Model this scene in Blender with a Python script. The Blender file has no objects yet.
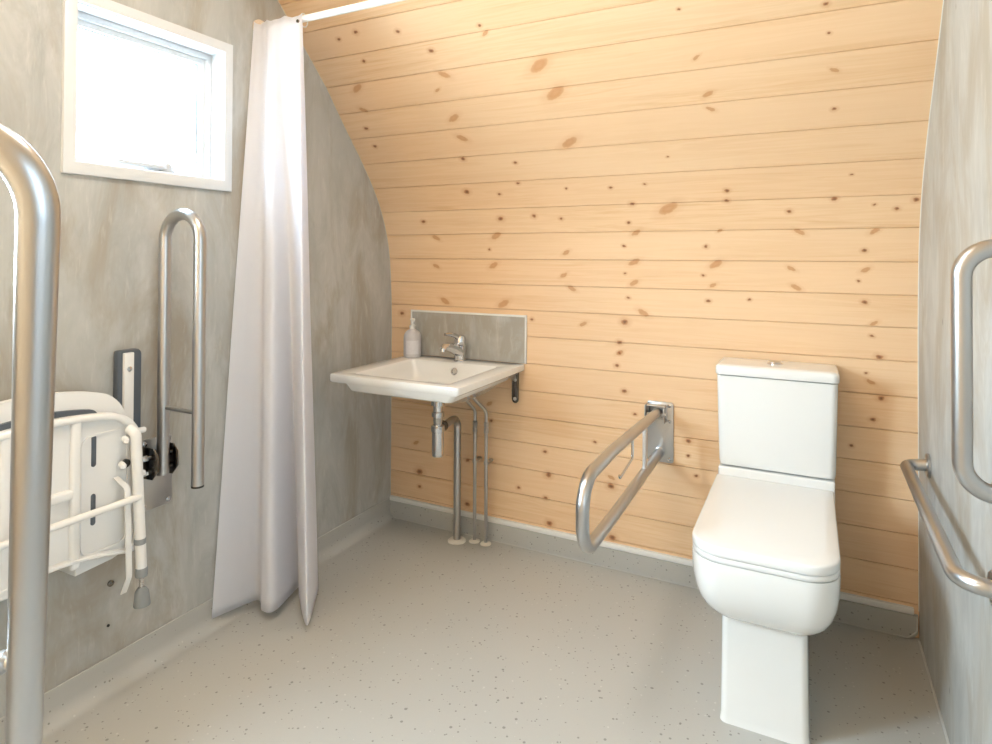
import bpy, bmesh, math, random
from mathutils import Vector, Matrix
from math import sin, cos, pi, radians, sqrt
random.seed(4)
SC = bpy.context.scene
COL = SC.collection

# ------------------------------------------------------------------ room numbers (metres)
XL, XR = -1.88, 0.333         # left and right walls
D = 2.57                      # foot of the timber back wall
YC = 1.0                      # apex line of the arch; the near side mirrors the far side
SK = 0.095                    # height of the coved upstand

LAMP_E, LAMP_W, SKY_E, EXPO = 2.0, 8.5, 55.0, 0.60

# ------------------------------------------------------------------ helpers
ROOT = {}
def link(o):
    COL.objects.link(o); return o
def mesh_obj(name, bm, mat, parent=None, origin=None, smooth=40, label=None, mods=None):
    """links ONE mesh object; bm is in world coordinates"""
    me = bpy.data.meshes.new(name)
    if parent is not None:
        org = ROOT[parent.name]
    else:
        org = Vector(origin) if origin is not None else Vector((0, 0, 0))
    bmesh.ops.translate(bm, verts=bm.verts, vec=-org)
    bmesh.ops.recalc_face_normals(bm, faces=bm.faces)
    bm.to_mesh(me); bm.free()
    for p in me.polygons: p.use_smooth = True
    me.set_sharp_from_angle(angle=radians(smooth))
    ms = mat if isinstance(mat, (list, tuple)) else [mat]
    for m in ms: me.materials.append(m)
    o = bpy.data.objects.new(name, me); link(o)
    if parent is not None:
        o.parent = parent
        ROOT[o.name] = org
    else:
        o.location = org; ROOT[o.name] = org
    if label: o['label'] = label
    return o
def thing(name, label, cat, loc, group=None):
    o = bpy.data.objects.new(name, None); link(o)
    o.location = loc; o.empty_display_size = .05
    o['label'] = label; o['category'] = cat
    if group: o['group'] = group
    ROOT[o.name] = Vector(loc)
    return o
def tag(o, label, cat, group=None):
    o['label'] = label; o['category'] = cat
    if group: o['group'] = group
    return o
def struct(name, bm, mat, origin=None, smooth=40, parent=None):
    o = mesh_obj(name, bm, mat, parent, origin, smooth)
    if parent is None: o['kind'] = 'structure'
    return o

def add_box(bm, x0, x1, y0, y1, z0, z1, bev=0, seg=2, rot=None, pivot=None):
    r = bmesh.ops.create_cube(bm, size=1)
    vs = r['verts']
    for v in vs:
        v.co = Vector(((x0+x1)/2 + v.co.x*(x1-x0), (y0+y1)/2 + v.co.y*(y1-y0), (z0+z1)/2 + v.co.z*(z1-z0)))
    if bev > 0:
        es = list({e for v in vs for e in v.link_edges})
        r = bmesh.ops.bevel(bm, geom=es, offset=bev, segments=seg, affect='EDGES', profile=.5)
        vs = list({v for f in r['faces'] for v in f.verts} | {v for v in vs if v.is_valid})
    if rot is not None:
        pv = Vector(pivot) if pivot is not None else Vector(((x0+x1)/2, (y0+y1)/2, (z0+z1)/2))
        bmesh.ops.rotate(bm, cent=pv, matrix=rot, verts=vs)
    return vs
def fillet(pts, rad, n=8):
    pts = [Vector(p) for p in pts]
    if isinstance(rad, (int, float)): rad = [rad]*len(pts)
    out = [pts[0]]
    for i in range(1, len(pts)-1):
        a, b, c = pts[i-1], pts[i], pts[i+1]
        u = (a-b).normalized(); v = (c-b).normalized()
        ang = u.angle(v)
        if rad[i] <= 0 or abs(ang-pi) < 1e-3:
            out.append(b); continue
        t = rad[i]/math.tan(ang/2)
        t = min(t, (a-b).length*.499 if i > 1 else (a-b).length*.98, (c-b).length*.499 if i < len(pts)-2 else (c-b).length*.98)
        r = t*math.tan(ang/2)
        cen = b + (u+v).normalized()*(r/sin(ang/2))
        p0 = b+u*t; p1 = b+v*t
        d0 = p0-cen; d1 = p1-cen
        th = d0.angle(d1)
        for k in range(n+1):
            s = k/n
            d = (d0*sin((1-s)*th) + d1*sin(s*th))/sin(th)
            out.append(cen+d)
    out.append(pts[-1])
    return out
def add_tube(bm, pts, r, seg=20, cap=True, rr=None, round_end=0):
    """sweeps a circle along pts; rr = optional radius list"""
    pts = [Vector(p) for p in pts]
    n = len(pts)
    T = []
    for i in range(n):
        if i == 0: t = pts[1]-pts[0]
        elif i == n-1: t = pts[-1]-pts[-2]
        else: t = (pts[i+1]-pts[i]).normalized()+(pts[i]-pts[i-1]).normalized()
        T.append(t.normalized())
    up = Vector((0, 0, 1)) if abs(T[0].z) < .9 else Vector((1, 0, 0))
    N = (up - T[0]*up.dot(T[0])).normalized()
    rings = []
    for i in range(n):
        if i > 0:
            N = (N - T[i]*N.dot(T[i])).normalized()
        B = T[i].cross(N)
        ri = rr[i] if rr else r
        rings.append([bm.verts.new(pts[i] + (N*cos(2*pi*k/seg) + B*sin(2*pi*k/seg))*ri) for k in range(seg)])
    for i in range(n-1):
        for k in range(seg):
            k2 = (k+1) % seg
            bm.faces.new((rings[i][k], rings[i][k2], rings[i+1][k2], rings[i+1][k]))
    if cap:
        bm.faces.new(rings[0][::-1]); bm.faces.new(rings[-1])
def add_lathe(bm, prof, c, axis='Z', seg=32, cap=True):
    """prof: (radius, height) list; c: base point; axis X/Y/Z or a vector"""
    ax = {'X': Vector((1, 0, 0)), 'Y': Vector((0, 1, 0)), 'Z': Vector((0, 0, 1))}.get(axis, None) if isinstance(axis, str) else Vector(axis).normalized()
    up = Vector((0, 0, 1)) if abs(ax.z) < .9 else Vector((1, 0, 0))
    N = (up-ax*up.dot(ax)).normalized(); B = ax.cross(N); c = Vector(c)
    rings = []
    for r, h in prof:
        rings.append([bm.verts.new(c+ax*h+(N*cos(2*pi*k/seg)+B*sin(2*pi*k/seg))*max(r, 1e-5)) for k in range(seg)])
    for i in range(len(rings)-1):
        for k in range(seg):
            k2 = (k+1) % seg
            bm.faces.new((rings[i][k], rings[i][k2], rings[i+1][k2], rings[i+1][k]))
    if cap:
        bm.faces.new(rings[0][::-1]); bm.faces.new(rings[-1])
def rrect(u0, u1, v0, v1, r, n=6):
    """rounded rectangle outline; r: one radius or four (u0v0, u1v0, u1v1, u0v1)"""
    if isinstance(r, (int, float)): r = [r]*4
    out = []
    for (cx, cy, sx, sy, a0), q in zip(((u0, v0, 1, 1, pi), (u1, v0, -1, 1, 1.5*pi), (u1, v1, -1, -1, 0), (u0, v1, 1, -1, .5*pi)), r):
        q = max(q, 1e-4)
        for k in range(n+1):
            a = a0+k/n*pi/2
            out.append((cx+sx*q+q*cos(a), cy+sy*q+q*sin(a)))
    return out
def add_prism(bm, outline, mapf, d0, d1, bev=0, seg=2, bev_back=True):
    """outline (u, v) list extruded from depth d0 to d1; mapf(u, v, d) gives the point"""
    a = [bm.verts.new(mapf(u, v, d0)) for u, v in outline]
    b = [bm.verts.new(mapf(u, v, d1)) for u, v in outline]
    n = len(outline)
    f0 = bm.faces.new(a[::-1]); f1 = bm.faces.new(b)
    for i in range(n):
        j = (i+1) % n
        bm.faces.new((a[i], a[j], b[j], b[i]))
    if bev > 0:
        es = list(f1.edges) + (list(f0.edges) if bev_back else [])
        bmesh.ops.bevel(bm, geom=es, offset=bev, segments=seg, affect='EDGES', profile=.5)
def loft(bm, rings, close_u=True, cap0=True, cap1=True):
    V = [[bm.verts.new(p) for p in r] for r in rings]
    n = len(V[0])
    for i in range(len(V)-1):
        for k in range(n if close_u else n-1):
            k2 = (k+1) % n
            bm.faces.new((V[i][k], V[i][k2], V[i+1][k2], V[i+1][k]))
    if cap0: bm.faces.new(V[0][::-1])
    if cap1: bm.faces.new(V[-1])
    return V
def new(): return bmesh.new()

# ------------------------------------------------------------------ materials
def mat(name, base=(.8, .8, .8), rough=.5, metal=0, **kw):
    m = bpy.data.materials.new(name); m.use_nodes = True
    b = m.node_tree.nodes['Principled BSDF']
    b.inputs['Base Color'].default_value = (*base, 1)
    b.inputs['Roughness'].default_value = rough
    b.inputs['Metallic'].default_value = metal
    for k, v in kw.items():
        b.inputs[k.replace('_', ' ')].default_value = v
    return m
class NT:
    def __init__(s, m):
        s.m = m; s.t = m.node_tree; s.b = s.t.nodes['Principled BSDF']
    def n(s, typ, ins=None, **props):
        nd = s.t.nodes.new(typ)
        for k, v in props.items(): setattr(nd, k, v)
        for k, v in (ins or {}).items():
            if isinstance(v, bpy.types.NodeSocket): s.t.links.new(v, nd.inputs[k])
            else: nd.inputs[k].default_value = v
        return nd
    def l(s, a, b): s.t.links.new(a, b)
    def math(s, op, a, b=0, c=0, clamp=False):
        return s.n('ShaderNodeMath', {0: a, 1: b, 2: c}, operation=op, use_clamp=clamp).outputs[0]
    def mix(s, f, a, b, blend='MIX'):
        nd = s.n('ShaderNodeMix', None, data_type='RGBA', blend_type=blend)
        for i, v in ((0, f), (6, a), (7, b)):
            if isinstance(v, bpy.types.NodeSocket): s.l(v, nd.inputs[i])
            else: nd.inputs[i].default_value = v if i == 0 else (*v, 1)
        return nd.outputs[2]
    def ramp(s, f, stops, interp='LINEAR'):
        nd = s.n('ShaderNodeValToRGB'); s.l(f, nd.inputs[0])
        cr = nd.color_ramp; cr.interpolation = interp
        while len(cr.elements) < len(stops): cr.elements.new(.5)
        for e, (p, c) in zip(cr.elements, stops):
            e.position = p; e.color = (*c, 1) if len(c) == 3 else c
        return nd.outputs[0]
    def noise(s, vec, scale=1, detail=4, rough=.5, dist=0):
        return s.n('ShaderNodeTexNoise', {'Vector': vec, 'Scale': scale, 'Detail': detail, 'Roughness': rough, 'Distortion': dist}).outputs[0]
    def mapping(s, vec, scale=(1, 1, 1), loc=(0, 0, 0)):
        return s.n('ShaderNodeMapping', {'Vector': vec, 'Scale': scale, 'Location': loc}).outputs[0]
    def bump(s, h, strength=.2, dist=.002):
        nd = s.n('ShaderNodeBump', {'Height': h, 'Strength': strength, 'Distance': dist})
        s.l(nd.outputs[0], s.b.inputs['Normal'])

JOINTS = [0.0, .115, .232, .349, .466, .583, .700, .821, .943, 1.060, 1.173, 1.289, 1.409, 1.526, 1.654, 1.787, 1.923, 2.050, 2.180, 2.305, 2.430, 2.555, 2.68, 2.80, 2.93, 3.06, 3.19]
DARK= [(-1.114, 1.643, 0.0093), (-1.375, 1.615, 0.0159), (-1.216, 1.596, 0.0096), (-0.903, 1.608, 0.0063), (-0.715, 1.602, 0.0083), (-0.577, 1.611, 0.0075), (-1.647, 1.474, 0.0118), (-1.235, 1.479, 0.0146), (-1.072, 1.487, 0.0113), (-0.948, 1.472, 0.009), (-0.659, 1.449, 0.009), (-0.686, 1.349, 0.0084), (-1.313, 1.334, 0.008), (-0.638, 1.528, 0.0118), (-0.723, 0.847, 0.0105), (-1.816, 1.017, 0.0146), (-1.112, 1.02, 0.0096), (-0.69, 1.031, 0.017), (-0.686, 1.235, 0.0066), (-0.674, 1.132, 0.0085), (-0.713, 0.944, 0.0123), (-0.276, 1.567, 0.0107), (-0.28, 1.527, 0.0105), (0.128, 1.609, 0.006), (0.077, 1.521, 0.0108), (0.317, 1.508, 0.0098), (0.199, 1.495, 0.0059), (0.264, 1.479, 0.0088), (-0.067, 1.478, 0.0098), (-0.362, 1.346, 0.0093), (0.171, 1.329, 0.0091), (-0.374, 1.231, 0.0076), (0.155, 1.222, 0.0062), (-0.356, 1.131, 0.0096), (-0.205, 1.142, 0.0072), (0.173, 1.146, 0.0107), (0.071, 1.857, 0.0086), (-0.477, 1.721, 0.0054), (-1.69, 2.378, 0.0099), (-1.596, 2.392, 0.0114), (-1.409, 2.364, 0.0109), (-1.067, 2.329, 0.009), (-1.624, 2.271, 0.0093), (-1.301, 2.265, 0.0125), (-1.766, 1.971, 0.0113), (-1.764, 1.879, 0.0106), (-1.341, 1.778, 0.0126), (-1.377, 1.614, 0.0179), (-1.114, 1.644, 0.012), (-1.216, 1.596, 0.0096), (-1.101, 1.741, 0.0092), (0.043, 2.204, 0.0091), (-0.372, 2.264, 0.0061), (0.052, 2.114, 0.0061), (-0.691, 0.743, 0.0122), (-0.712, 0.9, 0.0093), (-0.726, 0.849, 0.0067), (-0.647, 0.652, 0.0084), (-0.818, 0.514, 0.0088), (-0.433, 0.571, 0.0135), (-0.433, 0.512, 0.0075), (-0.747, 0.339, 0.0173), (-0.741, 0.125, 0.0172), (-0.402, 0.437, 0.0077), (0.132, 0.631, 0.0077), (0.17, 1.327, 0.0077), (0.173, 1.145, 0.0076), (0.195, 1.027, 0.0077), (0.218, 0.955, 0.0119), (0.179, 0.895, 0.006), (0.223, 0.81, 0.0119), (0.198, 0.733, 0.0105), (-1.814, 1.021, 0.009), (-1.047, 0.441, 0.0102), (-1.03, 0.34, 0.016), (-1.706, 0.248, 0.0208), (-1.706, 0.176, 0.011), (-1.174, 0.26, 0.0097), (-1.042, 0.237, 0.0114), (-1.439, 0.138, 0.0155), (-1.313, 0.544, 0.0101), (-1.024, 0.129, 0.0167), (-1.437, 0.342, 0.0113), (-1.025, 0.339, 0.0113), (-1.042, 0.238, 0.0094)]
PALE= [(-1.592, 1.393, 0.0223), (-1.271, 1.399, 0.0276), (-0.941, 1.322, 0.0182), (-1.607, 1.255, 0.0204), (-1.298, 1.262, 0.025), (-0.957, 1.222, 0.0183), (-0.921, 1.165, 0.0208), (-0.647, 1.281, 0.025), (-0.649, 1.195, 0.0209), (-1.565, 1.088, 0.0276), (-1.252, 1.086, 0.0306), (-0.633, 1.405, 0.0206), (-0.612, 1.073, 0.0248), (-0.712, 0.901, 0.0171), (-0.872, 1.012, 0.0179), (-0.307, 1.901, 0.0163), (-0.496, 1.503, 0.042), (-0.309, 1.409, 0.0125), (-0.033, 1.399, 0.0196), (0.201, 1.399, 0.0178), (-0.327, 1.276, 0.0258), (-0.061, 1.263, 0.0166), (0.175, 1.261, 0.0166), (-0.338, 1.193, 0.0148), (-0.045, 1.192, 0.0199), (-0.886, 2.144, 0.042), (-0.851, 2.029, 0.0424), (-1.286, 2.162, 0.0263), (-1.72, 2.159, 0.0292), (-1.313, 1.974, 0.0282), (-1.308, 1.878, 0.0275), (-0.845, 1.815, 0.0363), (-1.055, 2.297, 0.0158), (-1.737, 2.059, 0.0206), (-1.34, 2.103, 0.014), (-0.335, 2.094, 0.0125), (0.069, 1.994, 0.0137), (-0.311, 1.958, 0.0194), (0.174, 1.264, 0.0121), (0.201, 1.072, 0.0152), (0.192, 0.864, 0.015), (-1.562, 1.093, 0.0191), (-1.727, 0.387, 0.0176), (-1.324, 0.622, 0.0181), (-0.747, 0.376, 0.0173)]

def dedupe(L, d=.012):
    out = []
    for k in L:
        if all(abs(k[0]-o[0])+abs(k[1]-o[1]) > d for o in out): out.append(k)
    return out

def wood_material(name, knots=True):
    m = mat(name, rough=.42); t = NT(m)
    uvn = t.n('ShaderNodeUVMap', uv_map='UVMap').outputs[0]
    sep = t.n('ShaderNodeSeparateXYZ', {0: uvn})
    X, S = sep.outputs[0], sep.outputs[1]
    # UV third layer: board number lives in a second map
    bn = t.n('ShaderNodeUVMap', uv_map='BoardMap').outputs[0]
    bs = t.n('ShaderNodeSeparateXYZ', {0: bn}); ID = bs.outputs[0]
    rnd = t.n('ShaderNodeTexWhiteNoise', {'W': ID}, noise_dimensions='1D').outputs[0]
    off = t.math('MULTIPLY', ID, 7.31)
    vec = t.n('ShaderNodeCombineXYZ', {0: X, 1: S, 2: off}).outputs[0]
    # growth rings : stretched noise
    g1 = t.noise(t.mapping(vec, (1.1, 26, 1)), 1, 5, .6, .6)
    g2 = t.noise(t.mapping(vec, (4, 150, 1)), 1, 3, .6)
    g3 = t.noise(t.mapping(vec, (.9, 6, 1)), 1, 2, .5)
    ringw = t.math('SINE', t.math('MULTIPLY', g1, 34))
    ringw = t.math('MULTIPLY_ADD', ringw, .5, .5)
    base = t.mix(t.math('MULTIPLY', ringw, .45), (.785, .54, .325), (.65, .385, .185))
    g4 = t.noise(t.mapping(vec, (1.6, 34, 1), (3, 5, 2)), 1, 4, .55, 1.2)
    base = t.mix(t.ramp(g4, [(.56, (0, 0, 0)), (.70, (.8, .8, .8))]), base, (.62, .35, .15))
    base = t.mix(t.math('MULTIPLY', g2, .35), base, (.84, .62, .405))
    base = t.mix(t.ramp(g3, [(.38, (0, 0, 0)), (.72, (.75, .75, .75))]), base, (.82, .595, .38))
    base = t.mix(t.math('MULTIPLY', rnd, .5), base, (.79, .53, .32))
    if knots:
        wn = t.n('ShaderNodeTexNoise', {'Vector': uvn, 'Scale': 60, 'Detail': 2})
        warp = t.n('ShaderNodeVectorMath', {0: wn.outputs[1], 1: (.5, .5, .5)}, operation='SUBTRACT').outputs[0]
        wv = t.n('ShaderNodeVectorMath', {0: warp, 1: (.010, .010, 0), 2: uvn}, operation='MULTIPLY_ADD').outputs[0]
        def chain(L, kx, ky, wvec=None):
            wvec = wvec or wv
            acc = None
            for (x, s_, r) in L:
                rx = max(r*kx, .004); ry = max(r*ky, .003)
                a = t.n('ShaderNodeVectorMath', {0: wvec, 1: (1/rx, 1/ry, 0), 2: (-x/rx, -s_/ry, 0)}, operation='MULTIPLY_ADD').outputs[0]
                ln = t.n('ShaderNodeVectorMath', {0: a}, operation='LENGTH').outputs[1]
                acc = ln if acc is None else t.math('MINIMUM', acc, ln)
            return acc
        dk = chain(dedupe(DARK), .78, .58)
        PL = dedupe(PALE); K = .9
        def sheared(L, k):
            sx = t.n('ShaderNodeSeparateXYZ', {0: wv})
            nx = t.math('MULTIPLY_ADD', sx.outputs[1], -k, sx.outputs[0])
            v = t.n('ShaderNodeCombineXYZ', {0: nx, 1: sx.outputs[1]}).outputs[0]
            return chain([(x-k*s_, s_, r) for x, s_, r in L], .62, .52, v)
        pl = t.math('MINIMUM', sheared([q for i, q in enumerate(PL) if i % 3], K), sheared([q for i, q in enumerate(PL) if i % 3 == 0], -K))
        pf = t.ramp(t.math('DIVIDE', pl, 3.0), [(.0, (.75, .75, .75)), (.22, (.85, .85, .85)), (.34, (.7, .7, .7)), (.42, (.22, .22, .22)), (.85, (0, 0, 0))])
        base = t.mix(t.math('MULTIPLY', pf, .95), base, (.52, .235, .09))
        df = t.ramp(t.math('DIVIDE', dk, 3.0), [(.0, (1, 1, 1)), (.32, (.95, .95, .95)), (.42, (.35, .35, .35)), (.95, (0, 0, 0))])
        base = t.mix(t.math('MULTIPLY', df, .85), base, (.45, .17, .06))
        dc = t.ramp(t.math('DIVIDE', dk, 3.0), [(.0, (1, 1, 1)), (.14, (.8, .8, .8)), (.30, (0, 0, 0))])
        base = t.mix(t.math('MULTIPLY', dc, .7), base, (.07, .028, .015))
    t.l(base, t.b.inputs['Base Color'])
    t.b.inputs['Specular IOR Level'].default_value = .35
    t.bump(g2, .12, .001)
    return m

def concrete_material(name, warm=0.0):
    m = mat(name, rough=.45); t = NT(m)
    co = t.n('ShaderNodeTexCoord').outputs['Object']
    v1 = t.noise(t.mapping(co, (1.6, 1.6, .9)), 1, 6, .6, .3)
    v2 = t.noise(t.mapping(co, (9, 9, 3.2)), 1, 5, .68, .6)
    v3 = t.noise(t.mapping(co, (50, 50, 9)), 1, 3, .6)
    v4 = t.noise(t.mapping(co, (4.5, 4.5, 1.8), (4, 2, 7)), 1, 5, .65, .8)
    a = t.mix(t.ramp(v2, [(.30, (0, 0, 0)), (.70, (1, 1, 1))]), (.33, .33, .315), (.55, .545, .52))
    a = t.mix(t.ramp(v1, [(.35, (0, 0, 0)), (.65, (.75, .75, .75))]), a, (.46, .46, .43))
    a = t.mix(t.ramp(v4, [(.47, (0, 0, 0)), (.62, (.8, .8, .8))]), a, (.36, .32, .26))
    a = t.mix(t.ramp(v3, [(.58, (0, 0, 0)), (.74, (.32, .32, .32))]), a, (.66, .65, .60))
    # small pinholes
    vo = t.n('ShaderNodeTexVoronoi', {'Vector': t.mapping(co, (9, 9, 5)), 'Scale': 1.0}, feature='F1')
    hole = t.ramp(vo.outputs['Distance'], [(.0, (1, 1, 1)), (.035, (.9, .9, .9)), (.06, (0, 0, 0))])
    gate = t.ramp(t.n('ShaderNodeSeparateXYZ', {0: vo.outputs['Color']}).outputs[0], [(.55, (0, 0, 0)), (.6, (1, 1, 1))])
    a = t.mix(t.math('MULTIPLY', hole, t.math('MULTIPLY', gate, .7)), a, (.12, .10, .08))
    t.l(a, t.b.inputs['Base Color'])
    t.b.inputs['Specular IOR Level'].default_value = .3
    return m

def vinyl_material(name):
    m = mat(name, rough=.38); t = NT(m)
    co = t.n('ShaderNodeTexCoord').outputs['Object']
    n1 = t.noise(co, 1.3, 3, .5)
    n2 = t.noise(co, 160, 2, .5)
    base = t.mix(n1, (.43, .425, .40), (.475, .47, .445))
    base = t.mix(t.math('MULTIPLY', n2, .5), base, (.50, .485, .44))
    def specks(scale, thr, lo, col, base, amt):
        vo = t.n('ShaderNodeTexVoronoi', {'Vector': co, 'Scale': scale}, feature='F1')
        sp = t.n('ShaderNodeSeparateXYZ', {0: vo.outputs['Color']})
        size = t.math('MULTIPLY', sp.outputs[1], thr)
        inside = t.math('LESS_THAN', vo.outputs['Distance'], size)
        gate = t.math('LESS_THAN', sp.outputs[0], lo)
        return t.mix(t.math('MULTIPLY', t.math('MULTIPLY', inside, gate), amt), base, col)
    base = specks(46, .22, .50, (.12, .11, .10), base, .6)
    base = specks(80, .26, .30, (.13, .115, .10), base, .6)
    base = specks(60, .22, .22, (.62, .61, .57), base, .6)
    t.l(base, t.b.inputs['Base Color'])
    t.b.inputs['Specular IOR Level'].default_value = .45
    return m

def brushed(name, base=(.50, .495, .49), rough=.30):
    m = mat(name, base, rough, 1.0); t = NT(m)
    co = t.n('ShaderNodeTexCoord').outputs['Object']
    n = t.noise(t.mapping(co, (9, 9, 9)), 1, 2, .5)
    t.l(t.math('MULTIPLY_ADD', n, .06, rough-.03), t.b.inputs['Roughness'])
    return m
def tinted(name, base, rough, var=.04, scale=6, **kw):
    """plain finish with a faint mottling"""
    m = mat(name, base, rough, **kw); t = NT(m)
    co = t.n('ShaderNodeTexCoord').outputs['Object']
    n = t.noise(co, scale, 3, .5)
    lo = tuple(c*(1-var) for c in base)
    t.l(t.mix(n, lo, base), t.b.inputs['Base Color'])
    return m

M = {}
M['wood'] = wood_material('knotty_pine_boards')
M['wood_plain'] = wood_material('pine_boards_plain', False)
M['concrete'] = concrete_material('concrete_effect_panel')
M['vinyl'] = vinyl_material('speckled_safety_vinyl')
M['bead'] = tinted('grey_weld_bead', (.56, .55, .51), .45)
M['trim'] = tinted('white_capping', (.80, .79, .76), .4)
M['pvc'] = tinted('white_window_plastic', (.68, .69, .70), .3)
M['ceramic'] = tinted('white_ceramic', (.80, .80, .785), .10, .015)
M['ceramic'].node_tree.nodes['Principled BSDF'].inputs['Coat Weight'].default_value = .3
M['seatlid'] = tinted('white_seat_plastic', (.80, .80, .79), .22, .015)
M['steel'] = brushed('brushed_steel')
M['chrome'] = tinted('polished_chrome', (.66, .66, .67), .10, .03, metal=1.0)
M['rodwhite'] = tinted('white_coated_rod', (.86, .86, .84), .3)
M['plastic'] = tinted('white_moulded_plastic', (.78, .77, .75), .35, .03)
M['grey'] = tinted('dark_grey_plastic', (.085, .10, .12), .45, .1)
M['collar'] = tinted('mid_grey_collar', (.27, .29, .30), .5, .05)
M['rubber'] = tinted('grey_rubber', (.24, .255, .26), .65, .1)
M['black'] = tinted('black_plastic', (.02, .02, .02), .4, .1)
M['dark'] = tinted('dark_opening', (.03, .028, .025), .6, .1)
M['flange'] = tinted('cream_pipe_collar', (.78, .74, .66), .4)
M['darksteel'] = tinted('dark_steel_and_painted_reflection', (.20, .18, .16), .18, .1, metal=1.0)  # dark metal; on the folded rail's hinge it paints chrome's dark reflection
M['bottle'] = tinted('pale_marbled_bottle', (.62, .60, .62), .35, .25, 40)
M['label'] = tinted('bottle_label', (.70, .69, .72), .5, .15, 90)

def curtain_material():
    m = bpy.data.materials.new('white_shower_cloth'); m.use_nodes = True
    nt = m.node_tree; nt.nodes.clear()
    out = nt.nodes.new('ShaderNodeOutputMaterial')
    d = nt.nodes.new('ShaderNodeBsdfDiffuse'); d.inputs[0].default_value = (.93, .93, .96, 1)
    tr = nt.nodes.new('ShaderNodeBsdfTranslucent'); tr.inputs[0].default_value = (.94, .94, .98, 1)
    mx = nt.nodes.new('ShaderNodeMixShader'); mx.inputs[0].default_value = .55
    w = nt.nodes.new('ShaderNodeTexWave'); w.inputs['Scale'].default_value = 260
    tc = nt.nodes.new('ShaderNodeTexCoord'); nt.links.new(tc.outputs['Object'], w.inputs['Vector'])
    w.bands_direction = 'Z'
    bp = nt.nodes.new('ShaderNodeBump'); bp.inputs['Strength'].default_value = .05; bp.inputs['Distance'].default_value = .0005
    nt.links.new(w.outputs[1], bp.inputs['Height']); nt.links.new(bp.outputs[0], d.inputs['Normal'])
    nt.links.new(d.outputs[0], mx.inputs[1]); nt.links.new(tr.outputs[0], mx.inputs[2])
    nt.links.new(mx.outputs[0], out.inputs[0])
    return m
M['curtain'] = curtain_material()
def glass_material(name='window_glass', tint=(.95, .97, .97)):
    m = bpy.data.materials.new(name); m.use_nodes = True
    nt = m.node_tree; nt.nodes.clear()
    out = nt.nodes.new('ShaderNodeOutputMaterial')
    t = nt.nodes.new('ShaderNodeBsdfTransparent'); t.inputs[0].default_value = (*tint, 1)
    g = nt.nodes.new('ShaderNodeBsdfGlossy'); g.inputs['Roughness'].default_value = .02
    f = nt.nodes.new('ShaderNodeFresnel'); f.inputs[0].default_value = 1.45
    mx = nt.nodes.new('ShaderNodeMixShader')
    ge = nt.nodes.new('ShaderNodeNewGeometry')          # reflect on the outer faces only, the pane is thin
    inv = nt.nodes.new('ShaderNodeMath'); inv.operation = 'SUBTRACT'; inv.inputs[0].default_value = 1
    mu = nt.nodes.new('ShaderNodeMath'); mu.operation = 'MULTIPLY'
    nt.links.new(ge.outputs['Backfacing'], inv.inputs[1]); nt.links.new(inv.outputs[0], mu.inputs[0]); nt.links.new(f.outputs[0], mu.inputs[1])
    nt.links.new(mu.outputs[0], mx.inputs[0]); nt.links.new(t.outputs[0], mx.inputs[1]); nt.links.new(g.outputs[0], mx.inputs[2])
    nt.links.new(mx.outputs[0], out.inputs[0])
    return m
M['glass'] = glass_material()
M['tinted_glass'] = glass_material('soft_tinted_glass', (.50, .52, .53))
M['obscured'] = glass_material('obscured_door_glass', (.22, .23, .24))
def emit(name, col, s):
    m = bpy.data.materials.new(name); m.use_nodes = True
    b = m.node_tree.nodes['Principled BSDF']
    b.inputs['Base Color'].default_value = (.8, .8, .8, 1)
    b.inputs['Emission Color'].default_value = (*col, 1); b.inputs['Emission Strength'].default_value = s
    return m
# ------------------------------------------------------------------ the arch profile
PZ = [0, .9, 1.06, 1.18, 1.30, 1.40, 1.52, 1.63, 1.74, 1.83, 1.94, 2.03, 2.13, 2.21, 2.28, 2.34, 2.42, 2.50, 2.57, 2.62, 2.65]
PY = [D, D, 2.567, 2.561, 2.548, 2.525, 2.478, 2.412, 2.328, 2.25, 2.157, 2.083, 1.985, 1.905, 1.835, 1.77, 1.67, 1.54, 1.39, 1.22, 1.0]
def dens(P, n=12):
    out = []
    for i in range(len(P)-1):
        p0, p1, p2, p3 = P[max(i-1, 0)], P[i], P[i+1], P[min(i+2, len(P)-1)]
        for k in range(n):
            t = k/n
            out.append(tuple(.5*(2*b+(c-a)*t+(2*a-5*b+4*c-d)*t*t+(-a+3*b-3*c+d)*t**3) for a, b, c, d in zip(p0, p1, p2, p3)))
    out.append(P[-1]); return out
PROF = dens(list(zip(PY, PZ)))
SS = [0]
for a, b in zip(PROF, PROF[1:]): SS.append(SS[-1]+math.hypot(b[0]-a[0], b[1]-a[1]))
def prof(s):
    """(y, z) and outward normal at arc length s"""
    s = max(0, min(s, SS[-1]-1e-6))
    lo, hi = 0, len(SS)-1
    while hi-lo > 1:
        mid = (lo+hi)//2
        if SS[mid] <= s: lo = mid
        else: hi = mid
    f = (s-SS[lo])/(SS[hi]-SS[lo])
    a, b = PROF[lo], PROF[hi]
    y, z = a[0]+(b[0]-a[0])*f, a[1]+(b[1]-a[1])*f
    t = Vector((b[0]-a[0], b[1]-a[1])).normalized()
    return y, z, t
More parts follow.
